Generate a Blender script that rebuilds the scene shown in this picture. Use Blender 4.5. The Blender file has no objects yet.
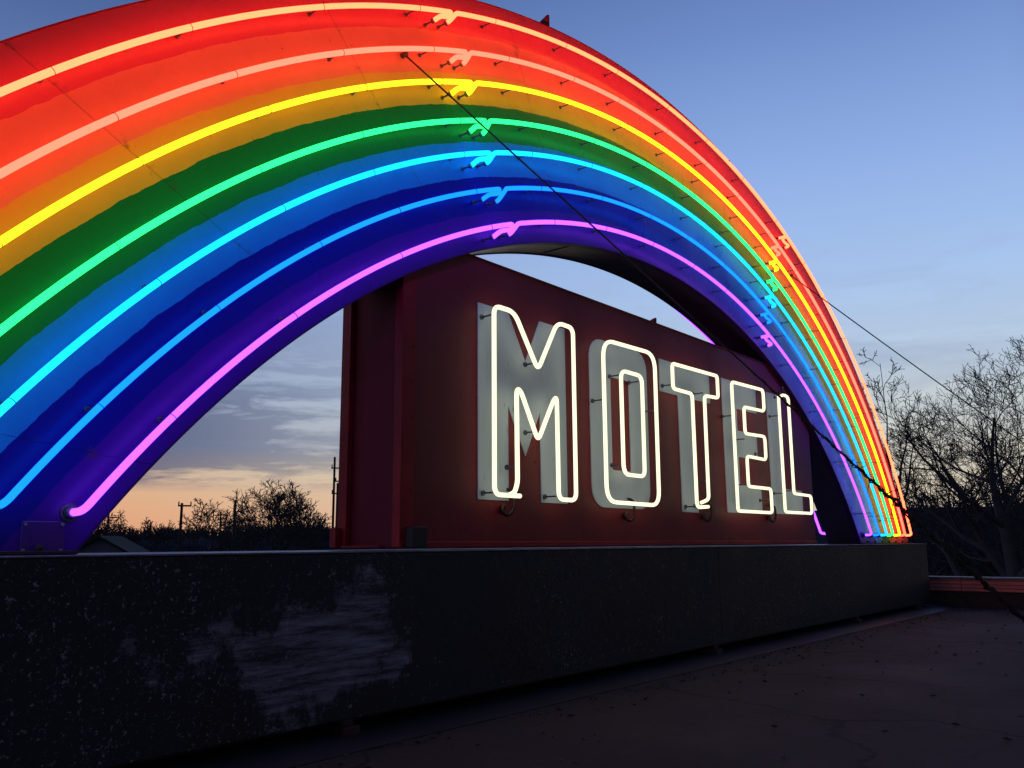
import bpy, math, random
from mathutils import Vector, Matrix
random.seed(7)
C = bpy.context.scene
COL = C.collection
PI = math.pi

# ------------------------------------------------------------------ camera
H = 0.785                                    # eye height above the roof deck
F_PX, YAW, PIT, ROL = 883.39, 0.8893, 0.1792, -0.0066
fw = Vector((math.sin(YAW)*math.cos(PIT), math.cos(YAW)*math.cos(PIT), math.sin(PIT)))
rt = fw.cross(Vector((0, 0, 1))).normalized()
up = rt.cross(fw)
cr, sr = math.cos(ROL), math.sin(ROL)
RT = cr*rt + sr*up
UP = -sr*rt + cr*up
EYE = Vector((0, 0, H))
cam = bpy.data.cameras.new('camera')
cam.sensor_width = 36; cam.lens = F_PX/1024*36
cam.clip_start = .05; cam.clip_end = 6000
co = bpy.data.objects.new('camera', cam); COL.objects.link(co)
m = Matrix((RT, UP, -fw)).transposed().to_4x4(); m.translation = EYE
co.matrix_world = m
C.camera = co

def sight(px, py):
    return fw*F_PX + RT*(px-512) - UP*(py-384)
def at_y(px, py, Y):                         # point of the plane y = Y seen in that direction
    d = sight(px, py); return EYE + d*(Y/d.y)
def at_dist(px, py, D):                      # point at horizontal distance D
    d = sight(px, py); return EYE + d*(D/math.hypot(d.x, d.y))

# ------------------------------------------------------------------ helpers
def tag(o, label=None, cat=None, group=None, kind=None):
    if label: o['label'] = label
    if cat: o['category'] = cat
    if group: o['group'] = group
    if kind: o['kind'] = kind
    return o
def empty(name, loc=(0, 0, 0)):
    o = bpy.data.objects.new(name, None); COL.objects.link(o); o.location = loc
    return o
class MB:
    def __init__(s): s.v = []; s.f = []; s.sm = []
    def add(s, v, f, smooth=False):
        n = len(s.v); s.v += [tuple(p) for p in v]
        s.f += [tuple(i+n for i in q) for q in f]; s.sm += [smooth]*len(f)
        return s
    def box(s, x0, x1, y0, y1, z0, z1, bev=0):
        if bev:
            return s.bevbox(x0, x1, y0, y1, z0, z1, bev)
        v = [(x, y, z) for x in (x0, x1) for y in (y0, y1) for z in (z0, z1)]
        return s.add(v, [(0,1,3,2),(4,6,7,5),(0,4,5,1),(2,3,7,6),(0,2,6,4),(1,5,7,3)])
    def bevbox(s, x0, x1, y0, y1, z0, z1, b):
        v = []; f = []
        idx = {}
        for i, x in enumerate((x0, x1)):
            for j, y in enumerate((y0, y1)):
                for k, z in enumerate((z0, z1)):
                    sx, sy, sz = (b if i == 0 else -b), (b if j == 0 else -b), (b if k == 0 else -b)
                    for a, p in enumerate(((x, y+sy, z+sz), (x+sx, y, z+sz), (x+sx, y+sy, z))):
                        idx[i, j, k, a] = len(v); v.append(p)
        g = lambda i, j, k, a: idx[i, j, k, a]
        for i in (0, 1): f.append((g(i,0,0,0), g(i,0,1,0), g(i,1,1,0), g(i,1,0,0)))
        for j in (0, 1): f.append((g(0,j,0,1), g(0,j,1,1), g(1,j,1,1), g(1,j,0,1)))
        for k in (0, 1): f.append((g(0,0,k,2), g(0,1,k,2), g(1,1,k,2), g(1,0,k,2)))
        for i in (0,1):
            for j in (0,1): f.append((g(i,j,0,0), g(i,j,1,0), g(i,j,1,1), g(i,j,0,1)))
            for k in (0,1): f.append((g(i,0,k,0), g(i,1,k,0), g(i,1,k,2), g(i,0,k,2)))
        for j in (0,1):
            for k in (0,1): f.append((g(0,j,k,1), g(1,j,k,1), g(1,j,k,2), g(0,j,k,2)))
        for i in (0,1):
            for j in (0,1):
                for k in (0,1): f.append((g(i,j,k,0), g(i,j,k,1), g(i,j,k,2)))
        return s.add(v, f)
    def tube(s, pts, r, sides=8, caps=True, closed=False):
        pts = [Vector(p) for p in pts]; n = len(pts)
        rs = r if isinstance(r, (list, tuple)) else [r]*n
        t0 = (pts[1]-pts[0]).normalized()
        a = t0.orthogonal().normalized(); v = []; f = []
        for i in range(n):
            if closed: t = (pts[(i+1) % n]-pts[i-1])
            else: t = pts[min(i+1, n-1)]-pts[max(i-1, 0)]
            t = t.normalized() if t.length > 1e-9 else t0
            a = (a - t*a.dot(t))
            a = a.normalized() if a.length > 1e-6 else t.orthogonal().normalized()
            b = t.cross(a)
            for k in range(sides):
                w = 2*PI*k/sides
                v.append(pts[i] + (a*math.cos(w)+b*math.sin(w))*rs[i])
        m_ = n if closed else n-1
        for i in range(m_):
            j = (i+1) % n
            for k in range(sides):
                k2 = (k+1) % sides
                f.append((i*sides+k, i*sides+k2, j*sides+k2, j*sides+k))
        s.add(v, f, True)
        if caps and not closed:
            b0 = len(s.v)-len(v)
            s.f += [tuple(b0+k for k in reversed(range(sides))), tuple(b0+(n-1)*sides+k for k in range(sides))]
            s.sm += [False, False]
        return s
    def prism(s, outline, y0, y1, holes=()):   # outline in x, z; slab between y0 and y1, with holes
        from mathutils.geometry import tessellate_polygon
        loops = [outline]+list(holes)
        flat = [p for l in loops for p in l]
        tris = tessellate_polygon([[Vector((x, z, 0)) for x, z in l] for l in loops])
        n = len(flat)
        v = [(x, y0, z) for x, z in flat]+[(x, y1, z) for x, z in flat]
        f = [tuple(t) for t in tris]+[tuple(n+i for i in reversed(t)) for t in tris]
        o = 0
        for l in loops:
            k = len(l)
            for i in range(k):
                a, b = o+i, o+(i+1) % k
                f.append((a, b, b+n, a+n))
            o += k
        return s.add(v, f)
    def build(s, name, mat, parent=None, label=None):
        me = bpy.data.meshes.new(name); me.from_pydata(s.v, [], s.f); me.update()
        import bmesh
        for p, q in zip(me.polygons, s.sm): p.use_smooth = q
        if len(s.f) < 60000:
            bm = bmesh.new(); bm.from_mesh(me); bmesh.ops.recalc_face_normals(bm, faces=bm.faces); bm.to_mesh(me); bm.free()
        me.materials.append(mat)
        o = bpy.data.objects.new(name, me); COL.objects.link(o)
        if parent: o.parent = parent
        if label: o['label'] = label
        return o
def at_base(root, o):                         # keep world geometry while the root sits at the thing's base
    o.matrix_parent_inverse = root.matrix_world.inverted()
def child(root, o):
    o.parent = root
    o.matrix_parent_inverse = Matrix.Translation(-root.location) if root.type == 'EMPTY' else Matrix()
    return o

def fillet(pts, r, n=5, closed=False):
    pts = [Vector(p) for p in pts]; out = []; N = len(pts)
    rr = r if isinstance(r, (list, tuple)) else [r]*N
    for i, p in enumerate(pts):
        if not closed and i in (0, N-1): out.append(p); continue
        a, b = pts[i-1], pts[(i+1) % N]
        d1 = min(rr[i], (a-p).length*.48); d2 = min(rr[i], (b-p).length*.48)
        A = p+(a-p).normalized()*d1; B = p+(b-p).normalized()*d2
        for k in range(n+1):
            t = k/n; out.append(A*(1-t)**2 + p*2*t*(1-t) + B*t*t)
    return out

# ------------------------------------------------------------------ materials
def mat(name, base=(.5,.5,.5), rough=.6, metal=0, spec=.5):
    m_ = bpy.data.materials.new(name); m_.use_nodes = True
    b = m_.node_tree.nodes['Principled BSDF']
    b.inputs['Base Color'].default_value = (*base, 1); b.inputs['Roughness'].default_value = rough
    b.inputs['Metallic'].default_value = metal; b.inputs['Specular IOR Level'].default_value = spec
    return m_, m_.node_tree, b
def node(nt, t, **kw):
    n = nt.nodes.new(t)
    for k, v in kw.items():
        if k in n.inputs.keys() if hasattr(n.inputs, 'keys') else False: n.inputs[k].default_value = v
        else: setattr(n, k, v)
    return n
def noise(nt, scale, detail=4, rough=.55, vec=None, dist=0):
    n = nt.nodes.new('ShaderNodeTexNoise'); n.inputs['Scale'].default_value = scale
    n.inputs['Detail'].default_value = detail; n.inputs['Roughness'].default_value = rough
    n.inputs['Distortion'].default_value = dist
    if vec is not None: nt.links.new(vec, n.inputs['Vector'])
    return n.outputs['Fac']
def ramp(nt, fac, stops, interp='LINEAR'):
    r = nt.nodes.new('ShaderNodeValToRGB'); r.color_ramp.interpolation = interp
    e = r.color_ramp.elements
    while len(e) > 1: e.remove(e[-1])
    e[0].position = stops[0][0]; e[0].color = (*stops[0][1], 1)
    for p, c in stops[1:]:
        q = e.new(p); q.color = (*c, 1)
    nt.links.new(fac, r.inputs['Fac']); return r.outputs['Color']
def g(v): return (v, v, v)
def math_(nt, op, a, b=None, c=None, clamp=False):
    n = nt.nodes.new('ShaderNodeMath'); n.operation = op; n.use_clamp = clamp
    for i, x in enumerate((a, b, c)):
        if x is None: continue
        if isinstance(x, (int, float)): n.inputs[i].default_value = x
        else: nt.links.new(x, n.inputs[i])
    return n.outputs[0]
def mix(nt, fac, a, b, mode='MIX'):
    n = nt.nodes.new('ShaderNodeMix'); n.data_type = 'RGBA'; n.blend_type = mode
    for i, x in ((0, fac), (6, a), (7, b)):
        if isinstance(x, (int, float)): n.inputs[i].default_value = x
        elif isinstance(x, tuple): n.inputs[i].default_value = (*x, 1)
        else: nt.links.new(x, n.inputs[i])
    return n.outputs[2]
def bump(nt, b, h, strength=.3, dist=.01):
    n = nt.nodes.new('ShaderNodeBump'); n.inputs['Strength'].default_value = strength
    n.inputs['Distance'].default_value = dist
    nt.links.new(h, n.inputs['Height']); nt.links.new(n.outputs['Normal'], b.inputs['Normal'])
def objvec(nt, scale=(1, 1, 1)):
    t = nt.nodes.new('ShaderNodeTexCoord'); mp = nt.nodes.new('ShaderNodeMapping')
    mp.inputs['Scale'].default_value = scale
    nt.links.new(t.outputs['Object'], mp.inputs['Vector']); return mp.outputs['Vector']

def m_worn(name, c1, c2, rough=.45, scale=3, spec=.5, metal=0, speck=None, bumpd=.002, stretch=(1, 1, 1)):
    m_, nt, b = mat(name, c1, rough, metal, spec)
    v = objvec(nt, stretch)
    n1 = noise(nt, scale, 8, .65, v)
    col = mix(nt, ramp(nt, n1, [(.35, g(0)), (.7, g(1))]), c1, c2)
    if speck:
        n2 = noise(nt, scale*22, 3, .6, v)
        n3 = noise(nt, scale*1.3, 3, .6, v)
        f = math_(nt, 'MULTIPLY', ramp(nt, n2, [(.64, g(0)), (.7, g(1))]), ramp(nt, n3, [(.45, g(0)), (.65, g(1))]))
        col = mix(nt, f, col, speck)
    nt.links.new(col, b.inputs['Base Color'])
    nt.links.new(ramp(nt, n1, [(.3, g(rough-.08)), (.75, g(rough+.12))]), b.inputs['Roughness'])
    bump(nt, b, noise(nt, scale*9, 5, .6, v), .35, bumpd)
    return m_
def m_emit(name, col, strength=1):
    m_ = bpy.data.materials.new(name); m_.use_nodes = True; nt = m_.node_tree; nt.nodes.clear()
    e = nt.nodes.new('ShaderNodeEmission'); o = nt.nodes.new('ShaderNodeOutputMaterial')
    e.inputs['Color'].default_value = (*col, 1); e.inputs['Strength'].default_value = strength
    nt.links.new(e.outputs[0], o.inputs[0]); return m_

M = {}
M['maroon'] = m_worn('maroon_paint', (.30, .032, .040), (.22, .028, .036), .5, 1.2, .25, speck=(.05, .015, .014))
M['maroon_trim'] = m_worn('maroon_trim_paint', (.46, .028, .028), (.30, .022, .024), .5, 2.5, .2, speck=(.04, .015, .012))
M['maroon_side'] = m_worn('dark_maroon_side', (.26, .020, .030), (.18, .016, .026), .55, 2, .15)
M['letter'] = m_worn('letter_grey', (.64, .74, .84), (.50, .60, .70), .5, 2.5, .4, speck=(.2, .2, .2), stretch=(1, 1, .15))
M['dark'] = m_worn('dark_metal', (.016, .016, .018), (.03, .03, .032), .5, 6)
M['rust'] = m_worn('rusty_metal', (.09, .035, .025), (.05, .025, .02), .7, 9)
M['redpipe'] = m_worn('red_conduit', (.06, .010, .012), (.03, .008, .008), .4, 9)
M['steel'] = m_worn('galvanised', (.42, .43, .45), (.28, .29, .3), .4, 8, .5, .6)
M['cap'] = m_worn('edge_cap', (.26, .26, .28), (.10, .10, .11), .45, 7, .5, .3)
M['body'] = m_worn('arch_body', (.07, .05, .075), (.035, .028, .04), .38, 1.5, .5)
M['violet_rim'] = m_worn('violet_rim', (.06, .006, .16), (.04, .006, .09), .5, 3, .3)
M['electrode'] = m_worn('electrode_housing', (.12, .14, .2), (.05, .05, .07), .25, 8)
M['wire'] = m_worn('wire_cable', (.035, .03, .028), (.05, .04, .035), .6, 20)
M['vine'] = m_worn('dry_vine', (.05, .035, .025), (.025, .02, .015), .85, 20)
M['bark'] = m_worn('bark', (.080, .070, .072), (.055, .05, .055), .9, 3)
M['wood'] = m_worn('pole_wood', (.05, .04, .035), (.035, .03, .028), .9, 3)
M['houseblue'] = m_worn('pale_siding', (.12, .16, .22), (.09, .12, .17), .7, .4)
M['shingle'] = m_worn('shingles', (.018, .018, .022), (.03, .028, .03), .9, 1)

NEON = {   # what the gas gives off
 'red':    ((8.5, .64, .24), 1),
 'orange': ((7.2, .42, .24), 1),
 'yellow': ((2.7, 2.0, .035), 1),
 'green':  ((.05, 3.1, .48), 1),
 'cyan':   ((.015, 1.25, 3.8), 1),
 'blue':   ((.012, .43, 4.2), 1),
 'violet': ((1.05, .20, 4.2), 1),
 'white':  ((1.38, 1.33, .87), 1)}
NM = {k: m_emit('neon_'+k, c, s) for k, (c, s) in NEON.items()}

# ------------------------------------------------------------------ rainbow geometry
S = 3.0
A2, A4, S2, S1, S3 = -.026, .0013, .0331, -.0225, -.0135
XC, ZC = 1.822*S, -.9196*S+H
R = {'red': 2.0603, 'orange': 1.9884, 'yellow': 1.9308, 'green': 1.8595, 'cyan': 1.7981, 'blue': 1.7286, 'violet': 1.6594}
RIN, ROUT = 1.6243, 2.1115
YT = S; YF = S*1.0318; YB = S*(1.0318+.1131); YTB = S*(1+2*.0318+.1131)
WTOP = H-.026
def shape(p): return 1+A2*math.cos(2*p)+A4*math.cos(4*p)+S2*math.sin(2*p)+S1*math.sin(p)+S3*math.sin(3*p)
def ring(p, r, y):
    q = r*S*shape(p); return Vector((XC+q*math.sin(p), y, ZC+q*math.cos(p)))
def phi_px(px, py, y=YT):
    P = at_y(px, py, y); return math.atan2(P.x-XC, P.z-ZC)
def phi_end(r, side, z=None):
    z = WTOP if z is None else z
    lo, hi = .3, 2.2
    for _ in range(50):
        m_ = (lo+hi)/2
        if ring(side*m_, r, 0).z > z: lo = m_
        else: hi = m_
    return side*lo

def m_stripes():
    m_, nt, b = mat('rainbow_paint', (.5, .1, .1), .3, 0, .3)
    uv = nt.nodes.new('ShaderNodeUVMap'); sep = nt.nodes.new('ShaderNodeSeparateXYZ')
    nt.links.new(uv.outputs[0], sep.inputs[0])
    v = objvec(nt)
    wob = math_(nt, 'MULTIPLY_ADD', noise(nt, 7, 4, .6, v), .018, -.009)
    f = math_(nt, 'ADD', sep.outputs['Y'], wob)
    b_ = [(r-RIN)/(ROUT-RIN) for r in (1.690, 1.7588, 1.8270, 1.899, 1.958, 2.036)]
    cols = [(.085, .004, .32), (.005, .005, .28), (.02, .30, .72), (.008, .21, .045), (.82, .48, .045), (.85, .29, .14), (.70, .09, .11)]  # orange and red lean pink: the tubes' bloom is put into their colour
    col = ramp(nt, f, [(0, cols[0])]+[(p, c) for p, c in zip(b_, cols[1:])], 'CONSTANT')
    # grime and fading
    n1 = noise(nt, 1.7, 8, .7, v)
    col = mix(nt, ramp(nt, n1, [(.4, g(0)), (.8, g(.5))]), col, mix(nt, 1.0, col, (.55, .5, .5), 'MULTIPLY'))
    n2 = noise(nt, 45, 3, .6, v); n3 = noise(nt, 2.4, 3, .6, v)
    sp = math_(nt, 'MULTIPLY', ramp(nt, n2, [(.69, g(0)), (.73, g(1))]), ramp(nt, n3, [(.5, g(0)), (.62, g(1))]))
    col = mix(nt, math_(nt, 'MULTIPLY', sp, .7), col, (.10, .06, .05))
    # sheet seams across the bands, with a little rust at them
    fr_ = math_(nt, 'FRACT', math_(nt, 'MULTIPLY', math_(nt, 'ADD', sep.outputs['X'], .012), 9))
    ds = math_(nt, 'ABSOLUTE', math_(nt, 'SUBTRACT', fr_, .5))
    seam = ramp(nt, ds, [(.0012, g(1)), (.0028, g(0))])
    rst = math_(nt, 'MULTIPLY', ramp(nt, ds, [(0, g(1)), (.03, g(0))]), ramp(nt, noise(nt, 14, 6, .7, v), [(.55, g(0)), (.66, g(.7))]))
    col = mix(nt, rst, col, (.12, .045, .03))
    col = mix(nt, math_(nt, 'MULTIPLY', seam, .35), col, (.02, .01, .015))
    nt.links.new(col, b.inputs['Base Color'])
    nt.links.new(ramp(nt, n1, [(.3, g(.22)), (.8, g(.42))]), b.inputs['Roughness'])
    hh_ = math_(nt, 'ADD', noise(nt, .9, 2, .5, v), math_(nt, 'MULTIPLY', noise(nt, 30, 4, .6, v), .012))
    bump(nt, b, math_(nt, 'SUBTRACT', hh_, math_(nt, 'MULTIPLY', seam, .02)), .55, .06)
    return m_
M['stripes'] = m_stripes()

arch = empty('rainbow_arch', (XC, (YF+YB)/2, WTOP))
tag(arch, 'huge rainbow arch sign with seven glowing neon stripes over the dark red cabinet', 'neon sign')
N = 200
pl = {}
def span(r, t):
    if r not in pl: pl[r] = (phi_end(r, -1), phi_end(r, 1))
    a, b = pl[r]; return a+(b-a)*t
RS = [RIN+(ROUT-RIN)*k/8 for k in range(9)]
def face(name, y0, y1, matl, inset=0):
    mb = MB(); uv = []
    me = bpy.data.meshes.new(name); v = []; f = []; u = []
    rs = [RIN+inset+(ROUT-RIN-2*inset)*k/8 for k in range(9)]
    for y in (y0, y1):
        for i in range(N+1):
            for r in rs:
                v.append(tuple(ring(span(r, i/N), r, y)))
                u.append((i/N, (r-RIN)/(ROUT-RIN)))
    K = 9; L = (N+1)*K
    for s_ in (0, 1):
        for i in range(N):
            for k in range(8):
                a = s_*L+i*K+k
                f.append((a, a+1, a+1+K, a+K))
    for i in range(N):
        for k in (0, 8):
            a = i*K+k; f.append((a, a+K, a+K+L, a+L))
    for i in (0, N):
        for k in range(8):
            a = i*K+k; f.append((a, a+1, a+1+L, a+L))
    me.from_pydata(v, [], f); l = me.uv_layers.new(name='UVMap')
    for lp in me.loops: l.data[lp.index].uv = u[lp.vertex_index]
    import bmesh
    bm = bmesh.new(); bm.from_mesh(me); bmesh.ops.recalc_face_normals(bm, faces=bm.faces); bm.to_mesh(me); bm.free()
    me.materials.append(matl)
    o = bpy.data.objects.new(name, me); COL.objects.link(o); child(arch, o); return o
body = face('arch_body', YF+.004, YB-.004, M['body'], .002)
fp = face('face_panel', YF, YF+.003, M['stripes']); fp['label'] = 'painted rainbow face of seven colour bands'
bp = face('face_panel', YB-.003, YB, M['stripes'])
# thin folded rims that frame the face
for r, nm in ((RIN, 'rim'), (ROUT, 'rim')):
    mb = MB(); pts = []
    a, b = phi_end(r, -1), phi_end(r, 1); v = []; f = []
    dr = .004
    for i in range(N+1):
        p = a+(b-a)*i/N
        for (q, y) in ((-dr, YF-.004), (dr, YF-.004), (dr, YF+.05), (-dr, YF+.05)):
            v.append(ring(p, r+q/S, y))
    for i in range(N):
        for k in range(4):
            f.append((i*4+k, i*4+(k+1) % 4, (i+1)*4+(k+1) % 4, (i+1)*4+k))
    f += [(0, 1, 2, 3), (N*4, N*4+1, N*4+2, N*4+3)]
    mb.add(v, f)
    child(arch, mb.build(nm, M['violet_rim'] if r == RIN else M['maroon_trim']))
# seams of the soffit sheet
for k in range(9):
    p = -0.8+k*.2; mb = MB(); v = []
    for q in (-.006, .006):
        for (dr, y) in ((0, YF+.06), (-.004/S, YF+.06), (-.004/S, YB-.01), (0, YB-.01)):
            v.append(ring(p+q/5, RIN+.0022+dr, y))
    mb.add(v, [(0,1,2,3), (4,5,6,7), (1,2,6,5), (0,1,5,4), (2,3,7,6)])
    child(arch, mb.build('seam_strip', M['body']))

sup_me = None
def post_mesh():
    mb = MB()
    mb.tube([(0, 0, 0), (0, -.006, 0)], .0105, 10)
    mb.tube([(0, -.006, 0), (0, -(YF-YT)+.014, 0)], [.0036, .0036], 6)
    mb.tube([(0, -(YF-YT)+math.cos(w)*.0162, math.sin(w)*.0162) for w in [PI*k/8 for k in range(16)]], .0016, 4, closed=True)
    return mb
sup_proto = post_mesh().build('tube_support', M['electrode']); sup_proto_used = [False]
def add_support(parent, p, r):
    o = sup_proto if not sup_proto_used[0] else sup_proto.copy()
    if sup_proto_used[0]: COL.objects.link(o)
    sup_proto_used[0] = True
    o.parent = parent
    q = ring(p, r, YF)
    o.location = q; o.rotation_euler = (0, p+PI, 0)
    return o
def house_mesh(parent, P, sgn=1):
    mb = MB()
    mb.tube([P+Vector((0, sgn*.0, 0)), P+Vector((0, -sgn*.022, 0))], [.019, .016], 12)
    mb.tube([P+Vector((0, -sgn*.002, 0)), P+Vector((0, -sgn*.006, 0))], .027, 14)
    o = mb.build('electrode_housing', M['electrode']); o.parent = parent
RT_ = .0145
def section(name, r, pa, pb, yt, yf, startk, endk, colr, sup=True, rad=RT_):
    L = r*S
    def Q(dp, dr, y, base): return ring(base+dp/L, r+dr/S, y)
    pts = []; P0 = P1 = None
    jit = random.Random(name+colr+str(round(pa, 3)))
    def Q(dp, dr, y, base, j=[jit.uniform(.78, 1.22), jit.uniform(.8, 1.2)]): return ring(base+dp*j[0]/L, r+dr*j[1]/S, y)
    up_ = 1 if yf > yt else -1
    if startk == 'hook':
        P0 = Q(-.022, -.060, yt+.026*up_, pa)
        pts += [P0, Q(-.012, -.054, yt+.012*up_, pa), Q(.055, -.003, yt, pa)]
    elif startk == 'curl':
        P0 = Q(.125, -.032, yt+.062*up_, pa)
        pts += [P0, Q(.118, -.030, yt+.018*up_, pa), Q(.05, -.018, yt+.045*up_, pa), Q(.012, -.012, yt+.040*up_, pa), Q(.018, 0, yt, pa)]
    elif startk == 'foot':
        P0 = Q(0, 0, yf, pa); pts += [P0, Q(0, 0, yt, pa)]
    elif startk == 'cut': pts += [Q(0, 0, yt, pa)]
    n = max(8, int(abs(pb-pa)/.018)); 
    a0 = pa+(.07 if startk != 'cut' else 0)/L; b0 = pb-(.05 if endk == 'foot' else .012)/L
    for i in range(n+1): pts.append(ring(a0+(b0-a0)*i/n, r, yt))
    if endk == 'hook':
        P1 = Q(-.150, -.050, yt+.030*up_, pb)
        pts += [Q(0, -.001, yt, pb), Q(.006, -.012, yt+.006*up_, pb), Q(-.004, -.026, yt+.010*up_, pb), Q(-.095, -.026, yt+.010*up_, pb), P1]
    elif endk == 'curl':
        P1 = Q(-.015, -.026, yt+.066*up_, pb)
        pts += [Q(0, 0, yt, pb), Q(.002, -.012, yt+.03*up_, pb), P1]
    elif endk == 'foot':
        P1 = Q(0, 0, yf, pb); pts += [Q(0, 0, yt, pb), P1]
    fl = [0]*len(pts)
    ns = len(pts)-(n+1)
    rr = [.02 if (i < 5 or i > len(pts)-7) else .0001 for i in range(len(pts))]
    if startk == 'foot': rr[1] = .06
    if endk == 'foot': rr[-2] = .06
    out = []
    for i, p in enumerate(pts):
        if rr[i] < .001 or i in (0, len(pts)-1): out.append(p)
        else:
            A_, B_ = pts[i-1], pts[i+1]
            d1 = min(rr[i], (A_-p).length*.48); d2 = min(rr[i], (B_-p).length*.48)
            A = p+(A_-p).normalized()*d1; B = p+(B_-p).normalized()*d2
            for k in range(5):
                t = k/4; out.append(A*(1-t)**2+p*2*t*(1-t)+B*t*t)
    o = MB().tube(out, rad, 10).build(name, NM[colr], arch, 'glowing %s neon tube' % colr)
    child(arch, o)
    for P in (P0, P1):
        if P is not None:
            hm = MB(); s_ = 1 if yf > yt else -1
            if abs(P.y-yf) < .001:
                hm.tube([P+Vector((0, -s_*.002, 0)), P+Vector((0, -s_*.03, 0))], [.023, .019], 12)
                hm.tube([P+Vector((0, -s_*.001, 0)), P+Vector((0, -s_*.006, 0))], .032, 14)
            else:
                D_ = Vector((P.x, yf-s_*.002, P.z))
                hm.tube([P+Vector((0, -s_*.004, 0)), P+Vector((0, s_*.010, 0))], [.0145, .0150], 12)
                hm.tube([P, D_], .006, 6)
                hm.tube([D_, D_+Vector((0, -s_*.005, 0))], .012, 12)
            h = hm.build('electrode_housing', M['electrode']); h.parent = o
    if sup:
        step = .62/L; k = int((pb-pa)/step)
        for i in range(1, k+1):
            q = pa+(pb-pa)*(i-.35)/k
            add_support(o, q+random.uniform(-.01, .01), r)
    return o
J1 = {'red': (450, 10), 'orange': (464, 46), 'yellow': (470, 80), 'green': (484, 118), 'cyan': (490, 156), 'blue': (499, 188), 'violet': (512, 224)}
J2 = {'red': (786, 236), 'orange': (778, 247), 'yellow': (776, 266), 'green': (774, 282), 'cyan': (772, 300), 'blue': (768, 318), 'violet': (769, 334)}
for c, r in R.items():
    j1, j2 = phi_px(*J1[c]), phi_px(*J2[c])
    fl = phi_px(78, 508) if c == 'violet' else phi_end(r, -1, H+.13)
    fr = phi_end(r, 1, H+.07)
    rd_ = {'blue': .0122, 'yellow': .0142, 'violet': .0134, 'red': .0130}.get(c, .0137)
    section('neon_tube', r, fl, j1, YT, YF, 'foot', 'hook', c, rad=rd_)
    section('neon_tube', r, j1, j2, YT, YF, 'hook', 'curl', c, rad=rd_)
    section('neon_tube', r, j2, fr, YT, YF, 'curl', 'foot', c, rad=rd_*.95)
# the violet tube of the far side shows past the far edge of the soffit
section('neon_tube', R['violet'], -.5, .6, YTB, YB, 'foot', 'foot', 'violet', False)
section('neon_tube', R['violet'], .62, phi_end(R['violet'], 1, H+.09), YTB, YB, 'foot', 'foot', 'violet', False)

# hatch plate and ring on the lower left of the face
P = at_y(42, 538, YF)
mb = MB(); mb.box(P.x-.07, P.x+.07, YF-.007, YF-.001, P.z-.05, P.z+.055, .002)
hatch = child(arch, mb.build('access_hatch', M['stripes'])); 
hatch.data.materials.clear(); hatch.data.materials.append(m_worn('violet_plate', (.10, .012, .22), (.07, .01, .14), .35, 4))
for dx in (-.06, .06):
    for dz in (-.04, .045):
        b_ = MB().tube([(P.x+dx, YF-.007, P.z+dz), (P.x+dx, YF-.011, P.z+dz)], .006, 6).build('bolt', M['steel'], hatch)
# lifting lugs on the crown
def lug(P, parent, w=.10, h=.075, y=None, name='lifting_lug'):
    o = MB().prism([(P.x-w, P.z-.02), (P.x+.02, P.z-.02), (P.x+.02, P.z+h), (P.x+.005, P.z+h)], P.y-.006, P.y+.006,
                   [[(P.x-.008+.009*math.cos(t), P.z+h*.45+.009*math.sin(t)) for t in [2*PI*k/8 for k in range(8)]]]).build(name, M['maroon_trim'])
    return child(parent, o)
lug(ring(phi_px(551, 30, YF), ROUT, YF+.03), arch, .11, .11)
lug(ring(phi_px(732, 163, YF), ROUT, YF+.03), arch, .05, .06)
# feet of the arch
for side in (-1, 1):
    a, b = ring(phi_end(RIN, side), RIN, 0).x, ring(phi_end(ROUT, side), ROUT, 0).x
    x0, x1 = min(a, b), max(a, b)
    mb = MB(); mb.box(x0+.002, x1-.002, YF-.045, YB+.05, WTOP+.002, WTOP+.014, .002)
    fo = child(arch, mb.build('foot_plate', M['rust']))
    for k in range(7):
        x = x0+(x1-x0)*(k+.5)/7
        MB().tube([(x, YF-.028, WTOP+.014), (x, YF-.028, WTOP+.034)], .011, 6).build('bolt', M['rust'], fo)

# ------------------------------------------------------------------ MOTEL cabinet
YP = S*1.045; YPT = YP-.035*S
XL, XR = 3.0, 8.43
ZT, ZB = H+1.575, WTOP+.012
YPB = YP+.147*S
cab = empty('sign_cabinet', ((XL+XR)/2, (YP+YPB)/2, WTOP))
tag(cab, 'dark red metal cabinet sign with white neon letters spelling MOTEL', 'motel sign')
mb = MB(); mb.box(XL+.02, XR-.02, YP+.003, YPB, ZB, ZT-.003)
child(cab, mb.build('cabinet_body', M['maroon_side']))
# front panel sheets
xs = [XL+.09, 4.55, 6.35, XR]
for i in range(3):
    mb = MB(); mb.box(xs[i]+(.001 if i else 0), xs[i+1]-.001, YP, YP+.0025, ZB+.02, ZT-.004)
    child(cab, mb.build('front_sheet', M['maroon']))
mb = MB(); mb.box(XL-.004, XL+.088, YP-.006, YP+.0025, ZB+.004, ZT-.002, .002)
mb.box(XL-.006, XL-.0005, YP-.006, YP+.05, ZB+.004, ZT-.002, .001)
child(cab, mb.build('corner_trim', M['maroon_trim']))
mb = MB(); mb.box(XL-.012, XL+.018, YPB-.06, YPB+.008, ZB+.004, ZT-.002, .002)
child(cab, mb.build('corner_trim', M['maroon_trim']))
mb = MB(); mb.box(XL, XR, YP-.012, YP-.0005, ZB, ZB+.028, .002)
child(cab, mb.build('bottom_rail', M['maroon_trim']))
mb = MB(); mb.box(XL-.008, XR+.004, YP-.008, YPB+.01, ZT-.002, ZT+.008, .002)
child(cab, mb.build('top_cap', M['maroon_side']))
mb = MB(); mb.box(XL-.05, XL-.013, YP+.09, YPB-.07, ZB, ZB+.012, .002)
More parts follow.
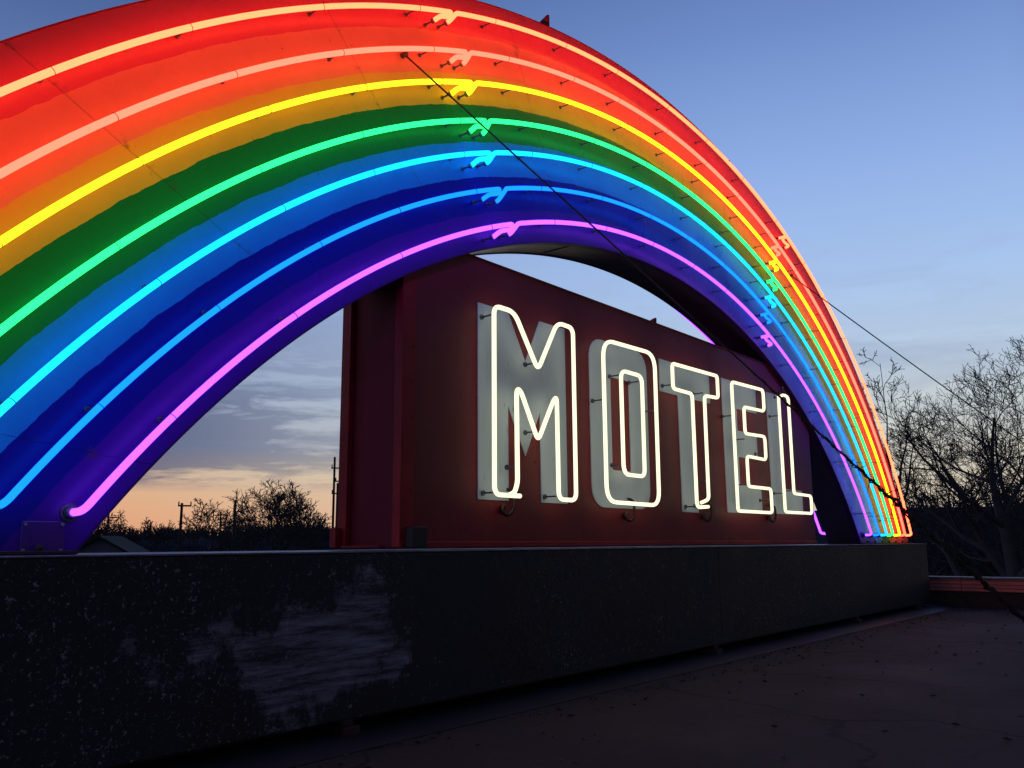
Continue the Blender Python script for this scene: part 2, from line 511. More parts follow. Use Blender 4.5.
ft = child(cab, mb.build('side_foot', M['maroon_trim']))
mb = MB(); mb.box(XL-.05, XL-.014, YPB-.03, YPB+.02, ZB, ZB+.10, .004)
child(cab, mb.build('side_foot', M['maroon_trim']))
P = at_y(655, 329, YP)
lug(Vector((P.x+.05, YP+.03, ZT)), cab, .16, .06)
P = at_y(410, 541, YP)
mb = MB(); mb.box(P.x-.05, P.x+.05, YP-.07, YP-.013, ZB, ZB+.10, .004)
jb = child(cab, mb.build('junction_box', M['dark']))
# rivets down the trim
for k in range(9):
    z = ZB+.1+k*.18
    mb = MB(); mb.tube([(XL+.07, YP-.006, z), (XL+.07, YP-.009, z)], .006, 6); child(cab, mb.build('rivet', M['maroon_trim']))

lt, lb = H+1.320, H+.236
def rect_round(x0, x1, z0, z1, r, n=5):
    o = []
    for cx, cz, a in ((x1-r, z1-r, 0), (x0+r, z1-r, 90), (x0+r, z0+r, 180), (x1-r, z0+r, 270)):
        for k in range(n+1):
            t = math.radians(a+90*k/n); o.append((cx+r*math.cos(t), cz+r*math.sin(t)))
    return o
LET = {
 'M': ([(3.562, lt), (3.824, lt), (3.982, H+1.048), (4.122, lt), (4.380, lt), (4.384, lb), (4.122, lb), (4.118, H+.767), (3.978, H+.497), (3.820, H+.772), (3.822, lb), (3.563, lb)], []),
 'O': (rect_round(4.648, 5.366, lb-.010, lt+.004, .13), [list(reversed(rect_round(4.893, 5.124, H+.472, H+1.089, .012, 2)))]),
 'T': ([(5.551, lt), (6.338, lt), (6.338, H+1.080), (6.072, H+1.080), (6.072, lb-.014), (5.815, lb-.014), (5.815, H+1.080), (5.551, H+1.080)], []),
 'E': ([(6.556, lt), (7.215, lt), (7.215, H+1.095), (6.816, H+1.095), (6.816, H+.912), (7.190, H+.912), (7.190, H+.694), (6.812, H+.694), (6.812, H+.464), (7.225, H+.464), (7.225, lb), (6.556, lb)], []),
 'L': ([(7.440, lt), (7.733, lt), (7.733, H+.470), (8.142, H+.470), (8.142, lb+.010), (7.440, lb+.010)], [])}
z = lambda v: v+H
TUB = {
 'M': [([(3.800, 1.0, .258), (3.583, 1, .258), (3.583, 1, 1.288), (3.760, 1, 1.288), (3.974, 1, .985), (4.170, 1, 1.305), (4.332, 1, 1.300), (4.332, 1, .252), (4.158, 1, .252), (4.153, 1, .85), (4.122, 1, .830), (3.967, 1, .575), (3.812, 1, .845), (3.775, 1, .85), (3.778, 1, .33), (3.752, 1, .275), (3.752, 1.02, .262)],
        [0, .05, .05, .06, .045, .06, .05, .05, .05, .045, .045, .04, .045, .045, .03, .02, 0], False)],
 'O': [([(4.664, 1, .255), (4.664, 1, 1.290), (5.318, 1, 1.300), (5.310, 1, .250)], [.11, .12, .12, .10], True),
       ([(4.87, 1, .436), (4.87, 1, 1.118), (5.136, 1, 1.116), (5.132, 1, .436)], [.07, .06, .06, .05], True)],
 'T': [([(5.995, 1.02, .29), (6.043, 1, .315), (6.049, 1, 1.098), (6.281, 1, 1.108), (6.281, 1, 1.282), (5.566, 1, 1.272), (5.566, 1, 1.088), (5.853, 1, 1.086), (5.853, 1, .252), (6.03, 1, .262)],
        [0, .03, .04, .03, .03, .03, .035, .04, .05, 0], False)],
 'E': [([(6.535, 1, .244), (6.535, 1, 1.272), (7.149, 1, 1.284), (7.149, 1, 1.100), (6.742, 1, 1.092), (6.742, 1, .872), (7.130, 1, .882), (7.130, 1, .684), (6.752, 1, .690), (6.752, 1, .444), (7.195, 1, .444), (7.195, 1, .244)],
        [.03, .04, .045, .045, .04, .04, .045, .045, .04, .04, .04, .04], True)],
 'L': [([(7.478, 1, 1.275), (7.475, 1, .258), (8.098, 1, .258), (8.098, 1, .418), (7.695, 1, .424), (7.700, 1, 1.290), (7.60, 1, 1.30), (7.54, 1, 1.285)],
        [0, .035, .04, .04, .035, .04, .03, 0], False)]}
POST = {'M': [(3.59, 1.24), (3.975, 1.03), (3.60, .27), (3.80, .42), (4.15, .27), (3.97, .63), (3.83, .262)],
        'O': [(4.67, .9), (5.30, .9), (4.88, 1.09), (4.88, .5), (5.12, 1.08)],
        'T': [(5.58, 1.12), (6.05, 1.12), (5.86, .26), (6.0, .27), (6.04, .45)],
        'E': [(6.54, 1.0), (6.75, .83), (7.13, .74), (6.74, .46), (7.18, .35)],
        'L': [(7.48, 1.1), (7.48, .42), (7.70, 1.27), (7.70, .45), (7.62, 1.29)]}
def letter_post(parent, x, zz):
    mb = MB()
    mb.tube([(x, YP-.006, zz), (x, YP-.016, zz)], .015, 10)
    mb.tube([(x, YP-.016, zz), (x, YPT+.012, zz)], .005, 6)
    mb.tube([(x-.02, YPT+.02, zz), (x+.02, YPT+.02, zz)], .0035, 5)
    o = mb.build('tube_support', M['electrode']); o.parent = parent; return o
for k, (outl, holes) in LET.items():
    o = MB().prism(outl, YP-.007, YP-.0006, holes).build('letter', M['letter'])
    child(cab, o)
    o['label'] = 'pale grey letter %s outlined in white neon' % k
    for pts, rr, closed in TUB[k]:
        P = [Vector((x, YPT if y == 1 else YPT+(y-1)*2.2, zz+H)) for x, y, zz in pts]
        t = MB().tube(fillet(P, rr, 6, closed), .0130, 10, True, closed).build('neon_tube', NM['white'])
        t.parent = o
    for x, zz in POST[k]: letter_post(o, x, zz+H)
# conduit loops below the letters
for px, py in ((503, 500), (625, 508), (703, 510), (768, 512)):
    P = at_y(px, py, YP)
    x, zz = P.x, P.z
    pts = [(x+.03, YP-.002, zz+.06), (x+.03, YP-.05, zz+.05), (x+.03, YP-.055, zz-.02), (x+.02, YP-.055, zz-.06), (x-.02, YP-.05, zz-.09), (x-.05, YP-.04, zz-.075), (x-.05, YP-.03, zz-.04), (x-.02, YP-.03, zz-.03), (x-.01, YP-.001, zz-.05)]
    o = MB().tube(fillet(pts, .03, 4), .0095, 8).build('conduit_loop', M['redpipe']); child(cab, o)
    h = MB().tube([(x-.01, YP-.001, zz-.05), (x-.01, YP-.012, zz-.05)], .024, 12).build('fitting', M['redpipe'], o)
P = at_y(775, 393, YP)
pts = [(P.x-.03, YP-.001, P.z-.01), (P.x-.03, YP-.06, P.z-.01), (P.x, YP-.07, P.z+.04), (P.x+.04, YP-.06, P.z+.05), (P.x+.05, YP-.05, P.z+.02), (P.x+.09, YP-.07, P.z), (P.x+.09, YP-.001, P.z)]
child(cab, MB().tube(fillet(pts, .03, 4), .009, 8).build('conduit_loop', M['redpipe']))

# ------------------------------------------------------------------ plinth under the sign
YW = 2.955
def m_wall():
    m_, nt, b = mat('chipped_black_paint', (.02, .02, .03), .5)
    v = objvec(nt); 
    big = noise(nt, 1.1, 6, .65, v)
    base = mix(nt, ramp(nt, big, [(.4, g(0)), (.7, g(1))]), (.015, .016, .024), (.028, .030, .042))
    zone = ramp(nt, noise(nt, 1.9, 5, .65, v), [(.44, g(.10)), (.60, g(1))])
    zoneb = ramp(nt, noise(nt, .8, 3, .5, objvec(nt, (1, 1, .6))), [(.42, g(0)), (.54, g(1))])
    sp1 = ramp(nt, noise(nt, 34, 5, .75, v), [(.615, g(0)), (.66, g(1))])
    sp2 = ramp(nt, noise(nt, 62, 5, .8, v), [(.60, g(0)), (.65, g(1))])
    drip = ramp(nt, noise(nt, 1, 6, .7, objvec(nt, (34, 1, 3.2))), [(.60, g(0)), (.70, g(1))])
    col = mix(nt, math_(nt, 'MULTIPLY', math_(nt, 'MULTIPLY', sp1, zone), .8), base, (.48, .48, .54))
    col = mix(nt, math_(nt, 'MULTIPLY', math_(nt, 'MULTIPLY', sp2, zoneb), .8), col, (.55, .55, .60))
    col = mix(nt, math_(nt, 'MULTIPLY', math_(nt, 'MULTIPLY', drip, zoneb), .35), col, (.12, .13, .17))
    # scraped, brushed patch
    t = nt.nodes.new('ShaderNodeTexCoord'); mp = nt.nodes.new('ShaderNodeMapping')
    mp.inputs['Location'].default_value = (-2.32, 0, -.36)
    mp.inputs['Scale'].default_value = (1, 0, 1)
    nt.links.new(t.outputs['Object'], mp.inputs['Vector'])
    mp2 = nt.nodes.new('ShaderNodeMapping'); mp2.inputs['Scale'].default_value = (1.45, 0, 3.3)
    nt.links.new(mp.outputs[0], mp2.inputs['Vector'])
    ln = nt.nodes.new('ShaderNodeVectorMath'); ln.operation = 'LENGTH'; nt.links.new(mp2.outputs[0], ln.inputs[0])
    edge = math_(nt, 'ADD', ln.outputs['Value'], math_(nt, 'MULTIPLY_ADD', noise(nt, 2.6, 8, .75, v), 3.0, -1.5))
    zone2 = ramp(nt, edge, [(.6, g(1)), (.82, g(0))])
    st = noise(nt, 1, 7, .75, objvec(nt, (2.5, 1, 26)))
    fib = ramp(nt, st, [(.40, g(.05)), (.66, g(1))])
    col = mix(nt, math_(nt, 'MULTIPLY', zone2, math_(nt, 'MULTIPLY', fib, .9)), col, (.42, .44, .54))
    nt.links.new(col, b.inputs['Base Color'])
    nt.links.new(ramp(nt, big, [(.3, g(.45)), (.8, g(.7))]), b.inputs['Roughness'])
    bump(nt, b, math_(nt, 'ADD', noise(nt, 30, 5, .65, v), math_(nt, 'MULTIPLY', noise(nt, 2, 3, .5, v), 2)), .5, .004)
    return m_
M['wall'] = m_wall()
XW0, XW1 = -3.0, 11.55
pw = empty('sign_plinth', ((XW0+XW1)/2, YW+.4, 0))
tag(pw, 'long low black plinth wall with chipped paint carrying the rainbow sign', 'plinth wall')
mb = MB()
for i, (a, b_) in enumerate([(XW0, .4), (.4, 6.0), (6.0, XW1)]):
    s_ = MB(); s_.box(a+.0004, b_-.0004, YW+random.uniform(0, .0005), YW+.9, .075, WTOP-.008, .003)
    child(pw, s_.build('steel_section', M['wall']))
s_ = MB(); s_.box(XW0-.006, XW1+.006, YW-.006, YW+.91, WTOP-.008, WTOP, .002); child(pw, s_.build('cap_flashing', M['cap']))
s_ = MB(); s_.box(XW0, XW1-.02, YW+.14, YW+.8, .0, .074); child(pw, s_.build('recessed_base', M['dark']))
for x in (2.55, 5.9, 8.9, 11.0):
    s_ = MB(); s_.box(x-.045, x+.045, YW-.03, YW+.12, .0, .05, .004)
    s_.box(x-.03, x+.03, YW-.005, YW+.1, .05, .0745, .003)
    child(pw, s_.build('support_block', M['rust']))

# ------------------------------------------------------------------ roof deck, far parapet, building below
def m_roof():
    m_, nt, b = mat('tar_roof', (.04, .035, .035), .7, 0, .3)
    v = objvec(nt)
    n1 = noise(nt, .8, 8, .7, v); n2 = noise(nt, 5, 6, .7, v)
    col = mix(nt, ramp(nt, n1, [(.35, g(0)), (.7, g(1))]), (.026, .026, .022), (.046, .044, .039))
    col = mix(nt, ramp(nt, n2, [(.5, g(0)), (.75, g(.6))]), col, (.05, .047, .044))
    grit = ramp(nt, noise(nt, 120, 3, .7, v), [(.6, g(0)), (.72, g(1))])
    col = mix(nt, math_(nt, 'MULTIPLY', grit, .6), col, (.13, .125, .12))
    vo = nt.nodes.new('ShaderNodeTexVoronoi'); vo.feature = 'DISTANCE_TO_EDGE'; vo.inputs['Scale'].default_value = .55
    dv = nt.nodes.new('ShaderNodeVectorMath'); dv.operation = 'ADD'
    nn = nt.nodes.new('ShaderNodeTexNoise'); nn.inputs['Scale'].default_value = 2.2; nn.inputs['Detail'].default_value = 6; nt.links.new(v, nn.inputs['Vector'])
    sc = nt.nodes.new('ShaderNodeVectorMath'); sc.operation = 'SCALE'; sc.inputs['Scale'].default_value = .5; nt.links.new(nn.outputs['Color'], sc.inputs[0])
    nt.links.new(v, dv.inputs[0]); nt.links.new(sc.outputs[0], dv.inputs[1]); nt.links.new(dv.outputs[0], vo.inputs['Vector'])
    crack = ramp(nt, vo.outputs['Distance'], [(0, g(1)), (.009, g(0))])
    col = mix(nt, crack, col, (.012, .011, .012))
    nt.links.new(col, b.inputs['Base Color'])
    nt.links.new(ramp(nt, n1, [(.35, g(.7)), (.65, g(.95))]), b.inputs['Roughness'])
    hgt = math_(nt, 'ADD', math_(nt, 'MULTIPLY', n2, 3), noise(nt, 90, 4, .7, v))
    bump(nt, b, math_(nt, 'SUBTRACT', hgt, crack), .6, .008)
    return m_
M['roof'] = m_roof()
XP = 11.95
mb = MB(); mb.box(-5, XP+.28, -9, 4.4, -.2, 0)
tag(mb.build('roof_deck', M['roof']), kind='structure')
# membrane turned up along the plinth
mb = MB()
mb.add([(XW0, YW-.22, .004), (XP, YW-.22, .004), (XP, YW+.139, .035), (XW0, YW+.139, .035), (XW0, YW+.139, -.01), (XP, YW+.139, -.01), (XW0, YW-.22, -.01), (XP, YW-.22, -.01)],
       [(0, 1, 2, 3), (6, 7, 1, 0), (3, 2, 5, 4)])
child(pw, mb.build('base_flashing', m_worn('membrane', (.014, .015, .017), (.026, .027, .03), .5, 1.5)))

def m_course():
    m_, nt, b = mat('red_siding', (.2, .06, .05), .55)
    v = objvec(nt)
    br = nt.nodes.new('ShaderNodeTexBrick'); br.inputs['Scale'].default_value = 1
    br.inputs['Brick Width'].default_value = 1.35; br.inputs['Row Height'].default_value = .045; br.inputs['Mortar Size'].default_value = .004; br.offset = 0
    br.inputs['Color1'].default_value = (.62, .22, .17, 1); br.inputs['Color2'].default_value = (.52, .18, .14, 1); br.inputs['Mortar'].default_value = (.07, .03, .03, 1)
    mp = nt.nodes.new('ShaderNodeMapping'); mp.inputs['Rotation'].default_value = (PI/2, 0, PI/2)
    tc = nt.nodes.new('ShaderNodeTexCoord')
    cx = nt.nodes.new('ShaderNodeSeparateXYZ'); cc = nt.nodes.new('ShaderNodeCombineXYZ')
    nt.links.new(tc.outputs['Object'], cx.inputs[0]); nt.links.new(cx.outputs['Y'], cc.inputs['X']); nt.links.new(cx.outputs['Z'], cc.inputs['Y'])
    nt.links.new(cc.outputs[0], br.inputs['Vector'])
    nt.links.new(mix(nt, ramp(nt, noise(nt, 4, 6, .7, v), [(.4, g(0)), (.75, g(.6))]), br.outputs['Color'], (.12, .06, .05)), b.inputs['Base Color'])
    bump(nt, b, br.outputs['Fac'], -.4, .006)
    return m_
mb = MB(); rl = random.Random(9)
for i in range(420):
    x, y = rl.uniform(1.5, XP), rl.uniform(.2, 2.7)
    if rl.random() < .5: y = 2.72-abs(rl.gauss(0, .18))
    a = rl.uniform(0, 6.3); r_ = rl.uniform(.006, .022); z0 = .007
    c_, s_ = math.cos(a)*r_, math.sin(a)*r_
    mb.add([(x-c_, y-s_, z0), (x+s_*.45, y-c_*.45, z0+rl.uniform(0, .008)), (x+c_, y+s_, z0+.003), (x-s_*.45, y+c_*.45, z0+rl.uniform(0, .01)), (x, y, z0-.004)],
           [(0, 1, 2, 3), (0, 1, 4), (1, 2, 4), (2, 3, 4), (3, 0, 4)])
tag(mb.build('leaf_litter', m_worn('dead_leaves', (.10, .075, .055), (.05, .04, .03), .9, 30)), 'dry leaf and gravel litter scattered over the dark roof', 'litter', kind='stuff')
# lapped seams of the roofing felt
par = empty('roof_parapet', (XP+.12, 0, 0))
tag(par, 'low parapet at the roof edge with a reddish siding strip under a pale metal cap', 'parapet')
ZP = .355
mb = MB(); mb.box(XP+.02, XP+.26, -9, 4.4, 0.001, .19); child(par, mb.build('curb', M['roof']))
mb = MB(); mb.box(XP, XP+.25, -9, 4.4, .19, ZP-.02); child(par, mb.build('siding_strip', m_course()))
mb = MB(); mb.box(XP-.02, XP+.28, -9, 4.42, ZP-.02, ZP, .004); child(par, mb.build('metal_cap', M['cap']))
bld = empty('motel_building', (3.5, -2.3, -4))
tag(bld, 'motel building under the tar roof the sign stands on', 'building')
mb = MB(); mb.box(-5.0, XP+.2, -9, 4.3, -4.0, -.201); child(bld, mb.build('wall', m_worn('stucco', (.4, .33, .28), (.3, .25, .22), .85, 1)))

# ------------------------------------------------------------------ guy wires
def guy(pts, r, label, vine=None, attach=None):
    root = empty('guy_wire', pts[-1])
    tag(root, label, 'cable', 'guy wires bracing the arch')
    child(root, MB().tube(pts, r, 6).build('cable', M['wire']))
    P0 = pts[0]
    child(root, MB().tube([P0+Vector((0, .03, 0)), P0+Vector((0, -.015, 0))], .014, 8).build('eye_bolt', M['rust']))
    return root
P0 = at_y(402, 56, YF); P0 = Vector((P0.x, YF-.02, P0.z))
d = sight(1112, 700); PG = EYE+d*(-H/d.z)
rt1 = guy([P0.lerp(PG, k/40)+Vector((0, 0, -.0*math.sin(PI*k/40))) for k in range(41)], .0048, 'guy wire from the rainbow face down to the roof, wrapped in dead vine low down')
rnd = random.Random(3)
vv = MB()
def vine_from(t0, t1, rad, turns, amp, ph):
    n = int(turns*10); pts = []; rs = []
    ax = (PG-P0).normalized(); u = ax.orthogonal().normalized(); w = ax.cross(u)
    for i in range(n+1):
        t = t0+(t1-t0)*i/n; a = 2*PI*turns*i/n+ph
        q = P0.lerp(PG, t)+(u*math.cos(a)+w*math.sin(a))*(amp*(.5+1.1*rnd.random()))
        pts.append(q); rs.append(rad*(.45+1.1*rnd.random())*(.35+.65*min(1, i/(n*.4))))
    vv.tube(pts, rs, 5)
vine_from(.50, .985, .0042, 22, .006, 0)
vine_from(.60, .985, .0058, 17, .009, 1.9)
vine_from(.66, .985, .0062, 9, .013, 4)
for k in range(46):
    t = rnd.uniform(.62, .98); q = P0.lerp(PG, t)
    dv = Vector((rnd.uniform(-1, 1), rnd.uniform(-1, 1), rnd.uniform(-1.2, .8))).normalized()
    L = rnd.uniform(.02, .075)
    e2 = q+dv*L+Vector((rnd.uniform(-.01, .01), 0, -.012))
    vv.tube([q, q+dv*L*.5, e2], [.0035, .0022, .001], 4)
child(rt1, vv.build('vine_wrap', M['vine']))
an = MB(); an.box(PG.x-.06, PG.x+.06, PG.y-.06, PG.y+.06, .001, .012, .003); an.tube([PG, PG+Vector((0, 0, .05))], .012, 8)
child(rt1, an.build('anchor_plate', M['rust']))
Q0 = at_y(789, 276, YF); Q0 = Vector((Q0.x, YF-.02, Q0.z))
Q1 = Vector((XP+.1, .15, ZP+.01))
pts = [Q0.lerp(Q1, k/30)+Vector((0, 0, -.06*math.sin(PI*k/30))) for k in range(31)]
guy(pts, .0062, 'thin bare guy wire from the right shoulder of the rainbow out over the trees')

# ------------------------------------------------------------------ land
GZ = -4.0
def m_ground():
    m_, nt, b = mat('dry_grass', (.05, .045, .03), .95)
    v = objvec(nt)
    nt.links.new(mix(nt, noise(nt, .06, 8, .7, v), (.022, .022, .018), (.060, .055, .042)), b.inputs['Base Color'])
    return m_
n = 48; v = [(0, 0, GZ)]; f = []
rads = [60, 200, 600, 1500, 4500]
for r in rads:
    for k in range(n): v.append((r*math.cos(2*PI*k/n), r*math.sin(2*PI*k/n), GZ))
for k in range(n): f.append((0, 1+k, 1+(k+1) % n))
for i in range(len(rads)-1):
    for k in range(n): f.append((1+i*n+k, 1+i*n+(k+1) % n, 1+(i+1)*n+(k+1) % n, 1+(i+1)*n+k))
tag(MB().add(v, f).build('ground', m_ground()), kind='structure')

def azp(az, d, zz=GZ): return Vector((d*math.sin(az), d*math.cos(az), zz))
def px_az(px, py=520):
    d_ = sight(px, py); return math.atan2(d_.x, d_.y)
# low wooded ridge all round the view
def ridge(name, az0, az1, d, hfun, depth, matl):
    v = []; f = []; n_ = 260; prof = [(0, 0), (.12, .55), (.3, .92), (.5, 1.0), (.8, .6), (1, 0)]
    for i in range(n_+1):
        az = az0+(az1-az0)*i/n_; h = hfun(az)
        for a, b_ in prof: v.append(azp(az, d+depth*a+rnd.uniform(-2, 2)*(b_ > 0), GZ-.3+(h)*b_+rnd.uniform(-.25, .25)*(b_ > 0)))
    K = len(prof)
    for i in range(n_):
        for k in range(K-1): f.append((i*K+k, (i+1)*K+k, (i+1)*K+k+1, i*K+k+1))
    return MB().add(v, f).build(name, matl)
def hf(az):
    return 4.2+5.6+.7*math.sin(az*23)+.5*math.sin(az*61+1)+.35*math.sin(az*140)
tag(ridge('hills', -.9, 2.6, 330, hf, 120, m_worn('far_hill', (.028, .030, .040), (.040, .040, .05), .95, .05, .1)), kind='structure')  # bluish tone has the distance haze put into the hill colour

# ------------------------------------------------------------------ bare trees
def limb(mb, p, d, L, r, lvl, maxl, rd, cfg, out_tw):
    n_ = 5 if lvl < 2 else (4 if lvl < 4 else 3)
    pts = [p]; rs = [r]; dd = d.copy(); q = p.copy(); dirs = [dd.copy()]
    wob = cfg['wob']*(.6+.25*lvl)
    for i in range(n_):
        dd = (dd+Vector((rd.gauss(0, wob), rd.gauss(0, wob), rd.gauss(0, wob)+cfg['up']*(.5 if lvl else 0)))).normalized()
        q = q+dd*(L/n_); pts.append(q.copy()); dirs.append(dd.copy())
        rs.append(max(cfg['rmin'], r*(1-(.8 if lvl else .86)*((i+1)/n_)**.9)))
    (mb if lvl < 1 else out_tw).tube(pts, rs, 6 if lvl < 1 else (4 if lvl < 3 else 3), caps=False)
    if lvl >= maxl: return
    nb = cfg['nb'][min(lvl, len(cfg['nb'])-1)]
    for k in range(nb):
        t = (cfg['t0'] if lvl == 0 else .22)+(1-(cfg['t0'] if lvl == 0 else .22))*(k+rd.random()*.8)/nb
        t = min(t, .999); i = min(int(t*n_), n_-1); u = t*n_-i
        s0 = pts[i].lerp(pts[i+1], u); base = dirs[i+1]
        az = k*2.4+rd.uniform(-.5, .5); o1 = base.orthogonal().normalized(); o2 = base.cross(o1)
        side = o1*math.cos(az)+o2*math.sin(az)
        ang = rd.uniform(*cfg['ang'])*(1 if lvl else 1.05)
        nd = (base*math.cos(ang)+side*math.sin(ang)).normalized()
        rr = max(cfg['rmin'], (rs[i]*(1-u)+rs[i+1]*u)*rd.uniform(.58, .8))
        limb(mb, s0, nd, L*rd.uniform(*cfg['len'])*(1.15-.4*t if lvl == 0 else 1.1-.45*t), rr, lvl+1, maxl, rd, cfg, out_tw)
def bare_tree(name, P, h, seed, label, group=None, maxl=4, nb=(7, 5, 5, 4, 3), lean=(0, 0), tr=None, rmin=.010, wob=.12, ang=(.45, .95), ln=(.5, .72), t0=.3, upv=.10, trunkfrac=.72):
    rd = random.Random(seed)
    cfg = dict(nb=nb, wob=wob, ang=ang, len=ln, t0=t0, up=upv, rmin=rmin)
    tb, cb = MB(), MB()
    d0 = Vector((lean[0], lean[1], 1)).normalized()
    limb(tb, Vector((0, 0, -.1)), d0, h*trunkfrac, tr or h*.022, 0, maxl, rd, cfg, cb)
    zmax = max(p[2] for p in cb.v); k = h/zmax
    tb.v = [(a*k, b*k, c*k) for a, b, c in tb.v]; cb.v = [(a*k, b*k, c*k) for a, b, c in cb.v]
    root = empty(name, P); tag(root, label, 'tree', group)
    tb.build('trunk', M['bark'], root); cb.build('crown', M['bark'], root)
    return root
def ztop(px, py, D): return at_dist(px, py, D).z
G1 = 'bare trees beyond the roof on the right'
RTREES = [  # px, top py, distance, seed, max level, label, extra
 (1012, 330, 24, 11, 5, 'largest bare tree at the right edge, its limbs reaching over the parapet', dict(nb=(9, 5, 5, 4, 5), wob=.14, ang=(.4, .95), tr=.5, lean=(.02, 0), rmin=.0062, upv=.12)),
 (889, 366, 30, 5, 4, 'slender bare tree just right of the rainbow leg, its round top against pale sky', dict(nb=(5, 4, 4, 5), wob=.17, tr=.26, t0=.66, rmin=.010, ang=(.35, .85), ln=(.38, .52), trunkfrac=.85)),
 (1034, 338, 27, 21, 5, 'bare tree cut by the right edge of the photo behind the largest one', dict(nb=(8, 5, 5, 4, 4), wob=.14, tr=.38, rmin=.007, t0=.35, ang=(.4, .9))),
 (948, 428, 32, 8, 5, 'broad twiggy bare tree between the slender one and the largest one', dict(nb=(6, 4, 4, 4, 3), wob=.15, ang=(.45, 1.0), t0=.2, rmin=.008, tr=.3)),
 (920, 455, 34, 9, 4, 'low bare tree with tangled twigs low behind the rainbow foot', dict(nb=(6, 4, 4, 3), wob=.17, t0=.2, rmin=.012)),
 (985, 440, 36, 15, 5, 'dense bare tree behind the largest tree, half its height', dict(nb=(6, 4, 4, 4, 2), wob=.16, t0=.15, rmin=.011, tr=.3)),
]
for px, py, D, sd, ml, lab, kw in RTREES:
    top = ztop(px, py, D); P = azp(px_az(px), D)
    bare_tree('bare_tree', P, top-GZ, sd, lab, G1, ml, **kw)
for i, (px, py, D) in enumerate([(903, 492, 44), (938, 480, 46), (968, 484, 42), (1000, 478, 45), (1030, 474, 43)]):
    top = ztop(px, py, D); P = azp(px_az(px), D)
    bare_tree('bare_tree', P, top-GZ, 60+i, 'dark twiggy background tree in the thicket right of the rainbow foot', 'background trees of the right thicket', 4, nb=(8, 5, 4, 4), t0=.1, rmin=.02, wob=.17, ang=(.4, 1.0))
# understorey that nobody could count
mb = MB(); rd = random.Random(77)
for i in range(2600):
    az = px_az(rd.uniform(880, 1130)); D = rd.uniform(30, 62)
    p = azp(az, D); hh = rd.uniform(2.4, 6.6)
    q = p+Vector((rd.gauss(0, .5), rd.gauss(0, .5), hh*.55)); r_ = q+Vector((rd.gauss(0, .8), rd.gauss(0, .8), hh*.45))
    mb.tube([p, q, r_], [.05, .035, .014], 3, caps=False)
    for k in range(5):
        s0 = p.lerp(q, rd.random()) if k < 2 else q.lerp(r_, rd.random())
        mb.tube([s0, s0+Vector((rd.gauss(0, .5), rd.gauss(0, .5), rd.uniform(.1, .9)))], [.022, .01], 3, caps=False)
tag(mb.build('brush_thicket', M['bark']), 'dark tangled brush filling the foot of the trees on the right', 'brush', kind='stuff')

LT = [ # px, top py, D, seed, label
 (272, 477, 118, 31, 'largest bare tree on the left skyline, broad crown left of the red cabinet', dict(maxl=5, nb=(9, 5, 4, 4, 3), t0=.25, trunkfrac=.5, ang=(.35, .95), ln=(.62, .85), wob=.14, rmin=.028, tr=.5)),
 (207, 497, 150, 32, 'small round bare tree on the left skyline between two poles', dict(maxl=5, nb=(7, 4, 4, 3, 3), t0=.25, trunkfrac=.5, ang=(.4, 1.0), ln=(.6, .8), wob=.15, rmin=.03, tr=.4)),
 (300, 503, 150, 33, 'bare tree low against the right side of the largest skyline tree', dict(nb=(7, 6, 5, 3), t0=.2, trunkfrac=.6, rmin=.05)),
 (165, 517, 210, 34, 'tiny bare tree on the ridge just left of the first thick pole', dict(nb=(7, 5, 4, 3), t0=.2, rmin=.07)),
 (128, 516, 200, 35, 'tiny bare tree on the ridge above the pale house', dict(nb=(7, 5, 4, 3), t0=.2, rmin=.07)),
 (107, 509, 190, 36, 'bare tree at the inner edge of the violet band near the pale house', dict(nb=(7, 5, 4, 3), t0=.2, rmin=.07)),
 (318, 512, 170, 37, 'dark bare tree on the skyline close beside the red cabinet', dict(nb=(8, 6, 5, 3), t0=.15, rmin=.06)),
 (246, 513, 165, 38, 'low bare tree tucked under the left of the largest skyline tree', dict(nb=(8, 6, 4, 3), t0=.15, rmin=.06)),
]
for px, py, D, sd, lab, kw in LT:
    top = ztop(px, py, D); P = azp(px_az(px), D)
    kw.setdefault('maxl', 4); kw.setdefault('ln', (.6, .8)); kw.setdefault('wob', .17)
    bare_tree('bare_tree', P, top-GZ, sd, lab, 'bare trees on the left skyline', **kw)
# distant wood along the ridge top: one mass
mb = MB(); rd = random.Random(5)
for i in range(1500):
    az = rd.uniform(.2, 1.6); D = rd.uniform(300, 372)
    zb_ = GZ+hf(az)*.75; hh = rd.uniform(1.6, 3.0)
    p = azp(az, D, zb_)
    for k in range(5):
        e_ = p+Vector((rd.gauss(0, 2.0), rd.gauss(0, 2.0), hh*rd.uniform(.6, 1.1)+hf(az)*.16))
        mb.tube([p, p.lerp(e_, .5)+Vector((rd.gauss(0, .3), 0, 0)), e_], [.3, .18, .07], 3, caps=False)
tag(mb.build('distant_wood', M['bark']), 'far-off leafless wood along the dark ridge', 'wood', kind='stuff')
# mid-distance brush in front of the ridge on the left
mb = MB(); rd = random.Random(15)
for i in range(1500):
    az = px_az(rd.uniform(40, 420)); D = rd.uniform(90, 230)
    p = azp(az, D); hh = rd.uniform(1.6, 4.2)
    for k in range(5):
        e_ = p+Vector((rd.gauss(0, 2.2), rd.gauss(0, 2.2), hh*rd.uniform(.6, 1.1)))
        mb.tube([p, p.lerp(e_, .5)+Vector((rd.gauss(0, .3), 0, 0)), e_], [.16, .1, .04], 3, caps=False)
tag(mb.build('brush_belt', M['bark']), 'dark belt of leafless brush below the left skyline', 'brush', kind='stuff')

